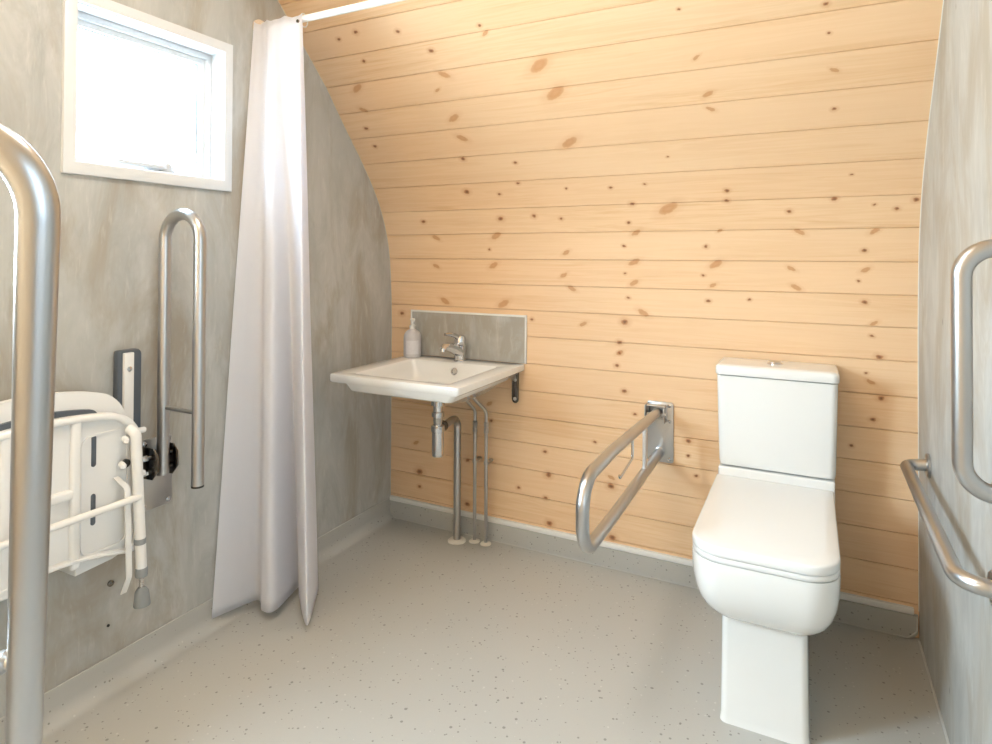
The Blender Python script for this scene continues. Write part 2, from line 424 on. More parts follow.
def board_wall(name, x0, x1, mirror, material):
    bm = new(); uvl = bm.loops.layers.uv.new('UVMap'); idl = bm.loops.layers.uv.new('BoardMap')
    js = [j for j in JOINTS if j < SS[-1]-.03] + [SS[-1]]
    rows = []   # (s, depth outward, board id)
    G = .0034; DP = .005
    for i in range(len(js)-1):
        a, b = js[i], js[i+1]
        rows += [(a, DP, i), (a+.0012, DP, i), (a+G, 0, i)]
        n = 4
        for k in range(1, n): rows.append((a+G+(b-a-G-.0012)*k/n, 0, i))
        rows += [(b-.0012, 0, i), (b, DP, i)]
    V = []
    for s, dp, i in rows:
        y, z, t = prof(s)
        y2 = y + t.y*dp; z2 = z - t.x*dp      # outward
        if mirror: y2 = 2*YC-y2
        V.append((bm.verts.new((x0, y2, z2)), bm.verts.new((x1, y2, z2)), s, i))
    for a, b in zip(V, V[1:]):
        f = bm.faces.new((a[0], a[1], b[1], b[0]))
        for lp, (x, s) in zip(f.loops, ((x0, a[2]), (x1, a[2]), (x1, b[2]), (x0, b[2]))):
            lp[uvl].uv = (x, s if not mirror else s+.05); lp[idl].uv = (a[3]+(40 if mirror else 0), 0)
    # outer skin so that the wall has thickness
    out = []
    for k in range(0, 41):
        y, z, t = prof(SS[-1]*k/40)
        y2 = y+t.y*.05; z2 = z-t.x*.05
        if mirror: y2 = 2*YC-y2
        out.append((bm.verts.new((x0, y2, z2)), bm.verts.new((x1, y2, z2))))
    for a, b in zip(out, out[1:]): bm.faces.new((a[1], a[0], b[0], b[1]))
    for k in (0, -1):
        bm.faces.new((V[k][0], V[k][1], out[k][1], out[k][0]))
    return struct(name, bm, material, smooth=25)
board_wall('wall_back', XL-.02, XR+.02, False, M['wood'])
board_wall('wall_front', XL-.02, XR+.02, True, M['wood_plain'])

# floor
bm = new(); add_box(bm, XL-.12, XR+.12, 2*YC-D-.08, D+.08, -.08, 0)
struct('floor', bm, M['vinyl'])

# window wall with its opening
WY0, WY1, WZ0, WZ1 = 1.046, 1.552, 1.567, 2.030
VY0, VY1, VZ0, VZ1 = -.12, .52, 1.15, 1.98
Y0, Y1 = 2*YC-D-.06, D+.06
bm = new()
xa, xb = XL-.12, XL
for (a, b, c, d) in ((Y0, VY0, 0, 2.72), (VY0, VY1, 0, VZ0), (VY0, VY1, VZ1, 2.72), (VY1, WY0, 0, 2.72), (WY1, Y1, 0, 2.72), (WY0, WY1, 0, WZ0), (WY0, WY1, WZ1, 2.72)):
    add_box(bm, xa, xb, a, b, c, d)
struct('wall_left', bm, M['concrete'])
# right wall with an added doorway, unseen beside the camera
DY0, DY1, DZ = -.20, .66, 2.0
bm = new()
xa, xb = XR, XR+.12
for (a, b, c, d) in ((Y0, DY0, 0, 2.72), (DY1, Y1, 0, 2.72), (DY0, DY1, DZ, 2.72)):
    add_box(bm, xa, xb, a, b, c, d)
struct('wall_right', bm, M['concrete'])

# slim white angle trims in the two corners of the arch
for nm, x in (('trim_1', XL), ('trim_2', XR)):
    sgn = 1 if x < 0 else -1
    bm = new(); rings = []
    for k in range(0, 91):
        s = SK + (SS[-1]-SK)*k/90
        y, z, t = prof(s)
        n = Vector((0, t.y, -t.x))                   # outward
        p = Vector((x, y, z))
        w, h = .0022, .0022
        rings.append([p-n*.0, p+Vector((sgn*w, 0, 0)), p+Vector((sgn*w, 0, 0))-n*h, p-n*h])
    loft(bm, rings)
    struct(nm, bm, M['trim'] if x > 0 else M['bead'])

# upstands (coved vinyl skirting)
def skirt_mesh(length_pts, inward):
    pass
def cove(bm, a, b, nrm, h, th=.004, r=.022):
    """a, b ends on the floor along the wall foot; nrm points into the room"""
    a, b, nrm = Vector(a), Vector(b), Vector(nrm)
    pr = [(0, h), (th, h), (th, r)]
    for k in range(1, 8):
        q = k/8*pi/2
        pr.append((th+r-r*cos(q), r-r*sin(q)))
    pr.append((th+r, .0006)); pr.append((0, .0006))
    loft(bm, [[p + nrm*u + Vector((0, 0, v)) for u, v in pr] for p in (a, b)])
bm = new(); cove(bm, (XL, 2*YC-D, 0), (XL, D, 0), (1, 0, 0), SK, r=.045)
struct('baseboard_left', bm, M['vinyl'])
bm = new(); add_tube(bm, [(XL+.003, 2*YC-D, SK), (XL+.003, D, SK)], .0022, 8)
struct('trim_3', bm, M['bead'])
# back upstand with a rounded right end, and its white capping
bm = new()
ol = rrect(XL+.004, XR-.004, .0006, SK-.012, [.0, .03, .0, .0], 8)
add_prism(bm, ol, lambda u, v, d: Vector((u, D-d, v)), 0, .012, .002)
struct('baseboard_back', bm, M['vinyl'])
bm = new()
ol2 = rrect(XL+.03, XR-.03, -.0, .0045, 0.001, 2)
add_tube(bm, fillet([(XL+.03, D-.013, .003), (XR-.033, D-.013, .003), (XR-.008, D-.013, .03), (XR-.007, D-.013, SK-.02)], .02, 6), .0024, 8)
struct('trim_4', bm, M['bead'])
bm = new(); add_box(bm, XL+.004, XR-.016, D-.014, D+.004, SK-.012, SK+.010, .003)
struct('trim_5', bm, M['trim'])
bm = new(); add_tube(bm, [(XR-.002, 2*YC-D, .003), (XR-.002, D-.02, .003)], .004, 8)
struct('trim_6', bm, M['bead'])

# ------------------------------------------------------------------ window_1
mW = lambda u, v, d: Vector((XL+d, u, v))
def mitre_ring(bm, o, i, mapf, d0, d1, bev=.003):
    O = [(o[0], o[2]), (o[1], o[2]), (o[1], o[3]), (o[0], o[3])]
    I = [(i[0], i[2]), (i[1], i[2]), (i[1], i[3]), (i[0], i[3])]
    vo0 = [bm.verts.new(mapf(*p, d0)) for p in O]; vo1 = [bm.verts.new(mapf(*p, d1)) for p in O]
    vi0 = [bm.verts.new(mapf(*p, d0)) for p in I]; vi1 = [bm.verts.new(mapf(*p, d1)) for p in I]
    fr = []
    for k in range(4):
        j = (k+1) % 4
        fr.append(bm.faces.new((vo1[k], vo1[j], vi1[j], vi1[k])))
        bm.faces.new((vo0[j], vo0[k], vi0[k], vi0[j]))
        bm.faces.new((vo0[k], vo0[j], vo1[j], vo1[k]))
        bm.faces.new((vi0[j], vi0[k], vi1[k], vi1[j]))
    if bev:
        es = [e for e in bm.edges if (all(v in vo1 for v in e.verts) or all(v in vi1 for v in e.verts))]
        bmesh.ops.bevel(bm, geom=es, offset=bev, segments=2, affect='EDGES', profile=.5)
M['handle'] = tinted('handle_grey_white', (.50, .50, .50), .3)
def window(name, WY0, WY1, WZ0, WZ1, hy):
    w1 = bpy.data.objects.new(name, None); link(w1); w1.location = (XL, (WY0+WY1)/2, WZ0); w1['kind'] = 'structure'
    ROOT[name] = Vector(w1.location)
    bm = new(); mitre_ring(bm, (WY0-.034, WY1+.032, WZ0-.036, WZ1+.034), (WY0+.002, WY1-.002, WZ0+.002, WZ1-.002), mW, 0, .012)
    struct('window_casing', bm, M['pvc'], parent=w1)
    bm = new(); mitre_ring(bm, (WY0-.001, WY1+.001, WZ0-.001, WZ1+.001), (WY0+.005, WY1-.005, WZ0+.005, WZ1-.005), mW, -.10, .002, 0)
    struct('window_reveal', bm, M['pvc'], parent=w1)
    bm = new(); mitre_ring(bm, (WY0+.004, WY1-.004, WZ0+.004, WZ1-.004), (WY0+.018, WY1-.024, WZ0+.014, WZ1-.026), mW, -.12, -.056, .004)
    struct('window_frame', bm, M['pvc'], parent=w1)
    bm = new(); mitre_ring(bm, (WY0+.016, WY1-.022, WZ0+.012, WZ1-.024), (WY0+.032, WY1-.046, WZ0+.024, WZ1-.046), mW, -.11, -.066, .004)
    struct('window_sash', bm, M['pvc'], parent=w1)
    bm = new(); mitre_ring(bm, (WY0+.031, WY1-.045, WZ0+.023, WZ1-.045), (WY0+.034, WY1-.050, WZ0+.026, WZ1-.049), mW, -.092, -.078, 0)
    struct('window_gasket', bm, M['collar'], parent=w1)
    bm = new(); add_box(bm, XL-.090, XL-.084, WY0+.033, WY1-.047, WZ0+.025, WZ1-.047)
    struct('window_pane', bm, M['tinted_glass'] if name == 'window_1' else M['glass'], parent=w1)
    bm = new()
    add_box(bm, XL-.066, XL-.050, hy+.01, hy+.11, WZ0+.006, WZ0+.034, .005)
    add_lathe(bm, [(.024, 0), (.023, .010), (.016, .018), (.004, .022)], (XL-.052, hy+.075, WZ0+.022), 'X', 24)
    add_box(bm, XL-.044, XL-.030, hy-.10, hy+.07, WZ0+.016, WZ0+.032, .005)
    struct('window_handle', bm, M['handle'], parent=w1)
window('window_1', WY0, WY1, WZ0, WZ1, 1.29)
window('added_window', VY0, VY1, VZ0, VZ1, (VY0+VY1)/2)     # added window out of view, brings extra daylight from the left

# ------------------------------------------------------------------ added_door (put in unseen beside the camera, glazed for fill light)
d1 = bpy.data.objects.new('added_door', None); link(d1); d1.location = (XR, (DY0+DY1)/2, 0); d1['kind'] = 'structure'
ROOT['added_door'] = Vector(d1.location)
mD = lambda u, v, d: Vector((XR+d, u, v))
bm = new(); mitre_ring(bm, (DY0, DY1, -.01, DZ), (DY0+.05, DY1-.05, .03, DZ-.05), mD, .11, .0, .004)
struct('door_frame', bm, M['pvc'], parent=d1)
bm = new(); mitre_ring(bm, (DY0+.048, DY1-.048, .028, DZ-.048), (DY0+.15, DY1-.15, .85, DZ-.15), mD, .09, .035, .004)
struct('door_leaf', bm, M['pvc'], parent=d1)
bm = new(); add_box(bm, XR+.060, XR+.066, DY0+.148, DY1-.148, .848, DZ-.148)
struct('door_pane', bm, M['obscured'], parent=d1)
bm = new(); add_box(bm, XR+.028, XR+.036, DY0+.075, DY0+.105, .92, 1.12, .006)
add_tube(bm, fillet([(XR+.03, DY0+.09, 1.06), (XR-.03, DY0+.09, 1.06), (XR-.03, DY0+.21, 1.06)], .015), .009, 12)
struct('door_handle', bm, M['steel'], parent=d1)

# ------------------------------------------------------------------ toilet
TX = -.115
t = thing('toilet', 'white close-coupled toilet with closed lid and square pedestal, against the pine wall', 'toilet', (TX, 2.2, 0))
def dsect(hw, yf, z, rf, yb=2.53, rb=.02, n=8, bow=.0):
    pts = []
    for u, v in rrect(-hw, hw, yf, yb, [rf, rf, rb, rb], n):
        b = bow*(1-(u/hw)**2) if v < yf+rf else 0
        pts.append(Vector((TX+u, v-b, z)))
    return pts
bm = new()
prof_b = [(.114, 1.862, 0.0, .020), (.1135, 1.864, .006, .020), (.1115, 1.867, .02, .020), (.109, 1.870, .285, .020), (.110, 1.869, .290, .025),
          (.118, 1.862, .294, .04), (.131, 1.848, .301, .055), (.146, 1.832, .313, .065), (.160, 1.816, .331, .07), (.171, 1.802, .355, .075),
          (.179, 1.791, .385, .078), (.184, 1.784, .42, .08), (.186, 1.780, .46, .08), (.186, 1.780, .474, .08), (.1855, 1.7805, .4788, .08)]
loft(bm, [dsect(hw, yf, z, rf, bow=(.0 if z < .292 else .008*min(1, (z-.292)/.08))) for hw, yf, z, rf in prof_b])
mesh_obj('bowl', bm, M['ceramic'], t, smooth=50)
bm = new()
loft(bm, [dsect(hw, yf, z, .085, yb, .02, bow=.008) for hw, yf, z, yb in
     ((.181, 1.786, .479, 2.385), (.184, 1.780, .480, 2.387), (.1850, 1.777, .483, 2.388), (.1850, 1.777, .4945, 2.388), (.1845, 1.778, .4965, 2.387))])
mesh_obj('seat', bm, M['seatlid'], t, smooth=50)
bm = new()
loft(bm, [dsect(hw, yf, z, min(.085, hw*.5), yb, .02, bow=.008*hw/.19) for hw, yf, z, yb in
     ((.183, 1.779, .4975, 2.388), (.185, 1.776, .4985, 2.390), (.1855, 1.775, .501, 2.391), (.1855, 1.775, .518, 2.391), (.1845, 1.777, .5215, 2.389), (.181, 1.782, .5235, 2.386), (.15, 1.82, .5245, 2.36), (.08, 1.9, .5255, 2.25))])
mesh_obj('lid', bm, M['seatlid'], t, smooth=50)
bm = new()
add_box(bm, TX-.180, TX+.190, 2.372, D-.012, .478, .553, .006, 3)
mesh_obj('cistern_ledge', bm, M['ceramic'], t)
bm = new()
CX = TX+.007
rings = []
for hw, yf, z in ((.178, 2.390, .556), (.184, 2.378, .560), (.186, 2.374, .575), (.1925, 2.364, .880)):
    rings.append([Vector((CX+u, v, z)) for u, v in rrect(-hw, hw, yf, D-.012, [.022, .022, .006, .006], 6)])
loft(bm, rings); mesh_obj('cistern', bm, M['ceramic'], t, smooth=45)
bm = new(); rings = []
for hw, yf, z in ((.190, 2.366, .882), (.196, 2.359, .884), (.197, 2.358, .890), (.197, 2.358, .906), (.195, 2.360, .913), (.190, 2.366, .917), (.17, 2.39, .9185)):
    rings.append([Vector((CX+u, v, z)) for u, v in rrect(-hw, hw, yf, D-.010-(.01 if hw < .18 else 0), [.024, .024, .008, .008], 6)])
loft(bm, rings); cl = mesh_obj('cistern_lid', bm, M['ceramic'], t, smooth=45)
bm = new()
add_lathe(bm, [(.026, 0), (.026, .004), (.023, .006), (.023, .009), (.020, .011), (.002, .012)], (CX-.005, 2.47, .917), 'Z', 28)
mesh_obj('flush_button', bm, M['chrome'], cl, label='chrome flush button')

# ------------------------------------------------------------------ wash basin
BX = -1.452; BZ = .82
BY0, BY1 = 1.975, D-.003
t = thing('wash_basin', 'white ceramic wash basin with flat wide rim, bracketed on the pine wall', 'sink', (BX, 2.3, BZ-.15))
def brect(x0, x1, y0, y1, z, r, n=5, rb=.004):
    return [Vector((u, v, z)) for u, v in rrect(x0, x1, y0, y1, [r, r, rb, rb], n)]
hx = .306
bm = new()
R_ = []
# underside -> rim -> inside
R_.append(brect(BX-.09, BX+.12, 2.25, 2.38, .698, .05, rb=.05))
R_.append(brect(BX-.16, BX+.20, 2.15, 2.46, .712, .06, rb=.05))
R_.append(brect(BX-.190, BX+.240, 2.035, 2.46, .744, .04, rb=.04))
R_.append(brect(BX-.205, BX+.262, 1.992, 2.475, .756, .02, rb=.03))
R_.append(brect(BX-.212, BX+.270, 1.986, 2.48, .762, .02, rb=.02))
R_.append(brect(BX-.232, BX+.284, 1.982, 2.485, .786, .02, rb=.02))
R_.append(brect(BX-hx+.006, BX+hx-.006, BY0+.003, BY1, .787, .012))
R_.append(brect(BX-hx, BX+hx, BY0, BY1, .792, .014))
R_.append(brect(BX-hx, BX+hx, BY0, BY1, .814, .014))
R_.append(brect(BX-hx+.002, BX+hx-.002, BY0+.002, BY1-.001, .8185, .013))
R_.append(brect(BX-hx+.007, BX+hx-.007, BY0+.007, BY1-.004, .820, .011))
R_.append(brect(BX-.224, BX+.238, 2.022, 2.448, .820, .018, rb=.018))
R_.append(brect(BX-.219, BX+.233, 2.027, 2.444, .8185, .018, rb=.018))
R_.append(brect(BX-.212, BX+.226, 2.036, 2.440, .812, .02, rb=.02))
R_.append(brect(BX-.205, BX+.215, 2.06, 2.437, .785, .03, rb=.025))
R_.append(brect(BX-.185, BX+.195, 2.09, 2.430, .748, .04, rb=.05))
R_.append(brect(BX-.165, BX+.170, 2.12, 2.415, .730, .06, rb=.06))
R_.append(brect(BX-.05, BX+.05, 2.22, 2.33, .722, .04, rb=.04))
loft(bm, R_)
basin = mesh_obj('basin', bm, M['ceramic'], t, smooth=38)
bm = new()
add_lathe(bm, [(.012, 0), (.015, .001), (.017, .003), (.016, .005), (.011, .004)], (BX+.020, 2.434, .783), (0, -1, .12), 24, cap=False)
add_lathe(bm, [(.011, 0), (.011, .002)], (BX+.020, 2.434, .783), (0, -1, .12), 24)
mesh_obj('overflow_ring', bm, M['chrome'], t, label='chrome overflow ring')
bm = new(); add_lathe(bm, [(.03, 0), (.03, .004), (.024, .008), (.01, .009)], (BX+.015, 2.275, .7218), 'Z', 24)
mesh_obj('drain_plug', bm, M['chrome'], t, label='chrome drain')

# wall bracket under the basin (right one seen, left one behind the bowl)
def bracket(x, label):
    b = thing('basin_bracket', label, 'bracket', (x, D, .64))
    bm = new()
    ol = rrect(x-.016, x+.016, .640, .784, [.016, .016, .002, .002], 8)
    add_prism(bm, ol, lambda u, v, d: Vector((u, D-d, v)), 0, .008, .002)
    mesh_obj('back_plate', bm, M['darksteel'], b)
    bm = new()
    add_box(bm, x-.014, x+.014, 2.49, D-.004, .772, .785, .002)
    ring = [(D-.006, .735), (D-.006, .772), (2.50, .772), (2.50, .765), (2.53, .752)]
    add_prism(bm, ring, lambda u, v, d: Vector((x-.004+d, u, v)), 0, .008)
    mesh_obj('arm', bm, M['steel'], b)
    for zz in (.660, .745):
        bm = new(); add_lathe(bm, [(.008, 0), (.008, .004), (.003, .007)], (x, D-.008, zz), (0, -1, 0), 12)
        mesh_obj('screw', bm, M['steel'], b)
bracket(BX+.262, 'steel wall bracket under the right end of the basin')

# splashback
bm = new()
mB = lambda u, v, d: Vector((u, D-d, v))
add_prism(bm, rrect(-1.752, -1.141, .8215, 1.031, .001, 2), mB, 0, .007)
o = mesh_obj('splashback', bm, M['concrete'], None, (-1.446, D, .8215)); tag(o, 'grey concrete-effect splashback panel standing behind the tap', 'splashback')
bm = new()
for (u0, u1, v0, v1) in ((-1.758, -1.135, 1.029, 1.038), (-1.758, -1.750, .8215, 1.031), (-1.143, -1.135, .8215, 1.031)):
    add_prism(bm, [(u0, v0), (u1, v0), (u1, v1), (u0, v1)], mB, 0, .010, .0015)
e = mesh_obj('edging', bm, M['trim'], o, label='white edging strip')

# tap
TPX, TPY = BX+.010, 2.500
t = thing('mixer_tap', 'chrome single-lever mixer tap on the back rim of the basin', 'tap', (TPX, TPY, BZ))
bm = new()
add_lathe(bm, [(.029, 0), (.029, .004), (.026, .007), (.025, .03), (.0245, .06), (.024, .072)], (TPX, TPY, BZ), 'Z', 28)
mesh_obj('body', bm, M['chrome'], t)
bm = new()
pts = [Vector((TPX, TPY-.005, BZ+.042)), Vector((TPX-.006, TPY-.05, BZ+.064)), Vector((TPX-.011, TPY-.09, BZ+.076)), Vector((TPX-.015, TPY-.118, BZ+.077)), Vector((TPX-.016, TPY-.128, BZ+.068))]
add_tube(bm, pts, .014, 18, rr=[.025, .021, .0175, .0155, .0135])
add_lathe(bm, [(.0125, 0), (.0125, .014), (.010, .015)], (TPX-.0155, TPY-.122, BZ+.071), (0, -.15, -1), 20)
mesh_obj('spout', bm, M['chrome'], t)
bm = new()
add_lathe(bm, [(.024, 0), (.027, .004), (.0275, .026), (.024, .040), (.014, .047), (.001, .049)], (TPX, TPY, BZ+.072), (0, .12, 1), 28)
pts = [Vector((TPX, TPY+.002, BZ+.100)), Vector((TPX-.010, TPY-.035, BZ+.120)), Vector((TPX-.018, TPY-.07, BZ+.129)), Vector((TPX-.023, TPY-.095, BZ+.130))]
add_tube(bm, pts, .008, 14, rr=[.015, .011, .009, .007])
mesh_obj('lever', bm, M['chrome'], t)
bm = new(); add_lathe(bm, [(.004, 0), (.004, .0015), (.002, .002)], (TPX, TPY-.0225, BZ+.088), (0, -1, .1), 12)
mesh_obj('marker', bm, M['black'], t)

# soap bottle
SX, SY = -1.700, 2.492
t = thing('soap_dispenser', 'pale marbled pump bottle on the back left corner of the basin', 'soap bottle', (SX, SY, BZ))
bm = new()
add_lathe(bm, [(.038, 0), (.041, .003), (.042, .010), (.042, .092), (.040, .106), (.033, .119), (.022, .128), (.014, .133), (.012, .138)], (SX, SY, BZ), 'Z', 32)
mesh_obj('bottle', bm, M['bottle'], t, smooth=60)
bm = new()
n = 14; rr_ = .0424
a0 = math.atan2(-SY, -SX) - .75
vs = [[bm.verts.new((SX+q*cos(a0+1.5*k/n), SY+q*sin(a0+1.5*k/n), z)) for z in (BZ+.018, BZ+.082)] for q in (rr_, rr_-.0003) for k in range(n+1)]
A_, B_ = vs[:n+1], vs[n+1:]
for k in range(n):
    bm.faces.new((A_[k][0], A_[k+1][0], A_[k+1][1], A_[k][1])); bm.faces.new((B_[k+1][0], B_[k][0], B_[k][1], B_[k+1][1]))
mesh_obj('label', bm, M['label'], t)
bm = new()
add_lathe(bm, [(.014, 0), (.0145, .002), (.0145, .014), (.010, .017), (.0045, .018), (.0045, .040)], (SX, SY, BZ+.136), 'Z', 20)
add_box(bm, SX-.009, SX+.009, SY-.010, SY+.010, BZ+.174, BZ+.184, .003)
add_tube(bm, fillet([(SX, SY, BZ+.179), (SX+.020, SY-.022, BZ+.181), (SX+.027, SY-.030, BZ+.174)], .006), .0042, 10)
mesh_obj('pump', bm, M['trim'], t)

# waste trap and pipe
QX, QY = BX+.018, 2.30
t = thing('waste_trap', 'chrome bottle trap and thick waste pipe hanging below the basin', 'drain pipe', (QX, QY, 0))
bm = new()
add_lathe(bm, [(.030, .696), (.030, .660), (.021, .658), (.021, .590), (.0195, .588), (.0195, .570)][::-1], (QX, QY, 0), 'Z', 28)
add_lathe(bm, [(.0275, .612), (.0275, .630)], (QX, QY, 0), 'Z', 28)
mesh_obj('tailpiece', bm, M['chrome'], t)
bm = new()
add_lathe(bm, [(.022, .440), (.025, .444), (.026, .452), (.026, .545), (.029, .547), (.030, .560), (.029, .572), (.021, .576)], (QX, QY, 0), 'Z', 28)
mesh_obj('bottle', bm, M['chrome'], t)
bm = new()
add_lathe(bm, [(.023, 0), (.023, .028), (.018, .030)], (QX, QY+.02, .560), 'Y', 20)
mesh_obj('union_nut', bm, M['darksteel'], t)
bm = new()
PXW, PYW = -1.443, 2.483
add_tube(bm, fillet([(QX, QY+.04, .560), (PXW, PYW-.0, .567), (PXW, PYW, .002)], .045, 10), .0165, 22)
mesh_obj('outlet_pipe', bm, M['steel'], t)
bm = new(); add_lathe(bm, [(.042, .0008), (.042, .004), (.036, .009), (.017, .011)], (PXW, PYW, 0), 'Z', 28)
mesh_obj('floor_collar', bm, M['flange'], t, label='cream floor collar')

def supply(x, y, top, side, label):
    t = thing('water_pipe', label, 'pipe', (x, y, 0), 'thin water pipes below the basin')
    bm = new(); add_tube(bm, [(x, y, .002), (x, y, .52)], .0078, 16)
    mesh_obj('pipe', bm, M['steel'], t)
    bm = new(); add_tube(bm, fillet([(x, y, .54), (x, y, .60), top], .05, 8), .0072, 14)
    mesh_obj('hose', bm, M['steel'], t)
    bm = new(); add_lathe(bm, [(.009, .500), (.012, .502), (.012, .522), (.010, .524), (.010, .530), (.012, .532), (.012, .548), (.009, .550)], (x, y, 0), 'Z', 6)
    mesh_obj('union_nut', bm, M['steel'], t)
    bm = new(); add_lathe(bm, [(.025, .0008), (.025, .004), (.020, .008), (.009, .010)], (x, y, 0), 'Z', 24)
    mesh_obj('floor_collar', bm, M['flange'], t, label='cream floor collar')
    bm = new()
    add_box(bm, x-.010, x+.010, y+.002, D-.001, .362, .372, .002)
    add_lathe(bm, [(.0105, 0), (.0105, .014)], (x, y, .360), 'Z', 16)
    mesh_obj('pipe_clip', bm, M['steel'], t)
supply(-1.369, 2.515, (-1.405, 2.425, .700), 0, 'thin steel water pipe beside the thick waste pipe')
supply(-1.311, 2.515, (-1.360, 2.425, .700), 0, 'thin steel water pipe farthest right below the basin')

# ------------------------------------------------------------------ drop-down rail beside the toilet
t = thing('drop_down_rail', 'lowered steel drop-down rail between basin and toilet, on the pine wall', 'grab rail', (-.54, D, .48), None)
bm = new()
add_prism(bm, rrect(-.594, -.490, .474, .716, .008, 5), mB, 0, .006, .0015)
pl = mesh_obj('wall_plate', bm, M['steel'], t)
for (xx, zz) in ((-.578, .702), (-.506, .702), (-.506, .640), (-.578, .488), (-.506, .488)):
    bm = new(); add_lathe(bm, [(.0075, 0), (.0075, .003), (.004, .006)], (xx, D-.006, zz), (0, -1, 0), 12)
    mesh_obj('screw', bm, M['chrome'], pl)
bm = new()
add_box(bm, -.590, -.586, D-.075, D-.004, .640, .712, .0015)
add_box(bm, -.520, -.516, D-.060, D-.004, .640, .700, .0015)
add_box(bm, -.590, -.516, D-.050, D-.004, .704, .709, .0015)
add_tube(bm, [(-.596, D-.045, .672), (-.510, D-.045, .672)], .008, 12)
add_tube(bm, [(-.594, D-.022, .655), (-.512, D-.022, .655)], .006, 12)
mesh_obj('hinge', bm, M['steel'], t)
bm = new()
RX = -.545
loop = [(RX, D-.040, .680), (RX, 2.30, .690), (RX, 1.90, .702), (RX+.002, 1.60, .700), (RX+.002, 1.60, .502), (RX, 1.90, .498), (RX, D-.006, .512)]
add_tube(bm, fillet(loop, [0, 0, 0, .085, .085, 0, 0], 14), .0182, 24)
mesh_obj('rail', bm, M['steel'], t)
bm = new()
add_lathe(bm, [(.021, 0), (.021, .004), (.017, .006)], (RX, D-.006, .512), (0, -1, 0), 20)
mesh_obj('collar', bm, M['steel'], t)
bm = new(); add_box(bm, RX-.006, RX+.006, 2.300, 2.325, .510, .682, .002)
mesh_obj('brace', bm, tinted('satin_brace_steel', (.72, .73, .74), .3, metal=.8), t)
bm = new()
add_tube(bm, fillet([(RX, 2.134, .688), (RX, 2.134, .612), (RX, 1.975, .592), (RX, 1.970, .602)], [0, .010, .006, 0], 6), .0045, 12)
mesh_obj('paper_holder', bm, M['chrome'], t, label='thin chrome paper roll hook')

# ------------------------------------------------------------------ hinged rail, folded up, on the window wall
def folded_rail(name, label, P1t, P1b, P2t, P2b, cr, cl, r=.0165, rad=.075):
    pass
LY = 1.29
t = thing('hinged_rail', 'steel drop-down rail folded upright on the wall between shower seat and curtain', 'grab rail', (XL, LY, .50), None)
bm = new()
add_prism(bm, rrect(1.252, 1.362, .490, .716, .012, 5), lambda u, v, d: Vector((XL+d, u, v)), 0, .005, .0015)
pl = mesh_obj('wall_plate', bm, M['steel'], t)
for (yy, zz) in ((1.266, .702), (1.348, .702), (1.348, .505), (1.266, .505)):
    bm = new(); add_lathe(bm, [(.0075, 0), (.0075, .003), (.004, .005)], (XL+.005, yy, zz), (1, 0, 0), 12)
    mesh_obj('screw', bm, M['chrome'], pl)
bm = new()
for yy in (LY-.036, LY+.032):
    add_prism(bm, [(XL+.004, .600), (XL+.004, .700), (XL+.065, .700), (XL+.085, .68), (XL+.088, .635), (XL+.06, .603)], lambda u, v, d: Vector((u, yy+d, v)), 0, .004, .001)
add_tube(bm, [(XL+.050, LY-.046, .672), (XL+.050, LY+.046, .672)], .008, 14)
add_tube(bm, [(XL+.050, LY-.046, .628), (XL+.050, LY+.046, .628)], .008, 14)
mesh_obj('hinge', bm, M['darksteel'], t)  # chrome bracket, reflection of dark surroundings put into its colour
for zz in (.672, .628):
    bm = new(); add_lathe(bm, [(.010, 0), (.010, .012), (.006, .017)], (XL+.050, LY-.046, zz), (0, -1, 0), 6)
    mesh_obj('bolt', bm, M['chrome'], t)
bm = new()
x1, x2 = XL+.060, XL+.222
add_tube(bm, fillet([(x1, LY, .612), (x1, LY, 1.428), (x2, LY, 1.428), (x2, LY, .605)], .0795, 14), .0182, 24)
mesh_obj('rail', bm, M['steel'], t)
bm = new(); add_lathe(bm, [(.0184, 0), (.0184, .006), (.012, .008)], (x2, LY, .605), (0, 0, -1), 20)
mesh_obj('end_cap', bm, M['black'], t, label='black tube end cap')
bm = new(); add_tube(bm, [(x1, LY, .822), (x2, LY, .822)], .007, 14)
mesh_obj('cross_bar', bm, M['steel'], t)

# ------------------------------------------------------------------ near rail on its floor post
P2t, P2b = Vector((-.660, .336, 1.322)), Vector((-.877, .436, .545))
off = Vector((-.150, -.0755, 0))
t = thing('support_rail', 'large steel hinged rail rising in the left foreground, nearest the camera', 'grab rail', (P2b.x+off.x, P2b.y+off.y, 0), None)
u = (P2t-P2b).normalized()
bm = new()
top2 = P2t + u*.098
top1 = P2t+off+u*.098
add_tube(bm, fillet([P2b, top2, top1, P2b+off-u*.0], .083, 18), .0178, 32)
mesh_obj('rail', bm, M['steel'], t)
bm = new()
pc = P2b + u*((.837-P2b.z)/u.z)
add_tube(bm, [pc, pc+off], .008, 16)
add_lathe(bm, [(.0125, 0), (.0125, .006), (.008, .010)], pc-(-off).normalized()*.030, (-off).normalized(), 16)
mesh_obj('cross_bar', bm, M['steel'], t)
bm = new(); add_lathe(bm, [(.0188, 0), (.0188, .006), (.012, .008)], P2b, -u, 20)
mesh_obj('end_cap', bm, M['black'], t)
H0 = P2b+off
bm = new()
add_tube(bm, [H0+Vector((0, 0, .02)), (H0.x, H0.y, .012)], .03, 28)
mesh_obj('floor_post', bm, M['steel'], t)
bm = new(); add_lathe(bm, [(.075, .0008), (.075, .008), (.070, .012), (.033, .013)], (H0.x, H0.y, 0), 'Z', 32)
mesh_obj('base_plate', bm, M['steel'], t)
bm = new(); add_box(bm, H0.x-.040, H0.x+.040, H0.y-.026, H0.y+.026, H0.z-.01, H0.z+.055, .006)
mesh_obj('hinge', bm, M['darksteel'], t)

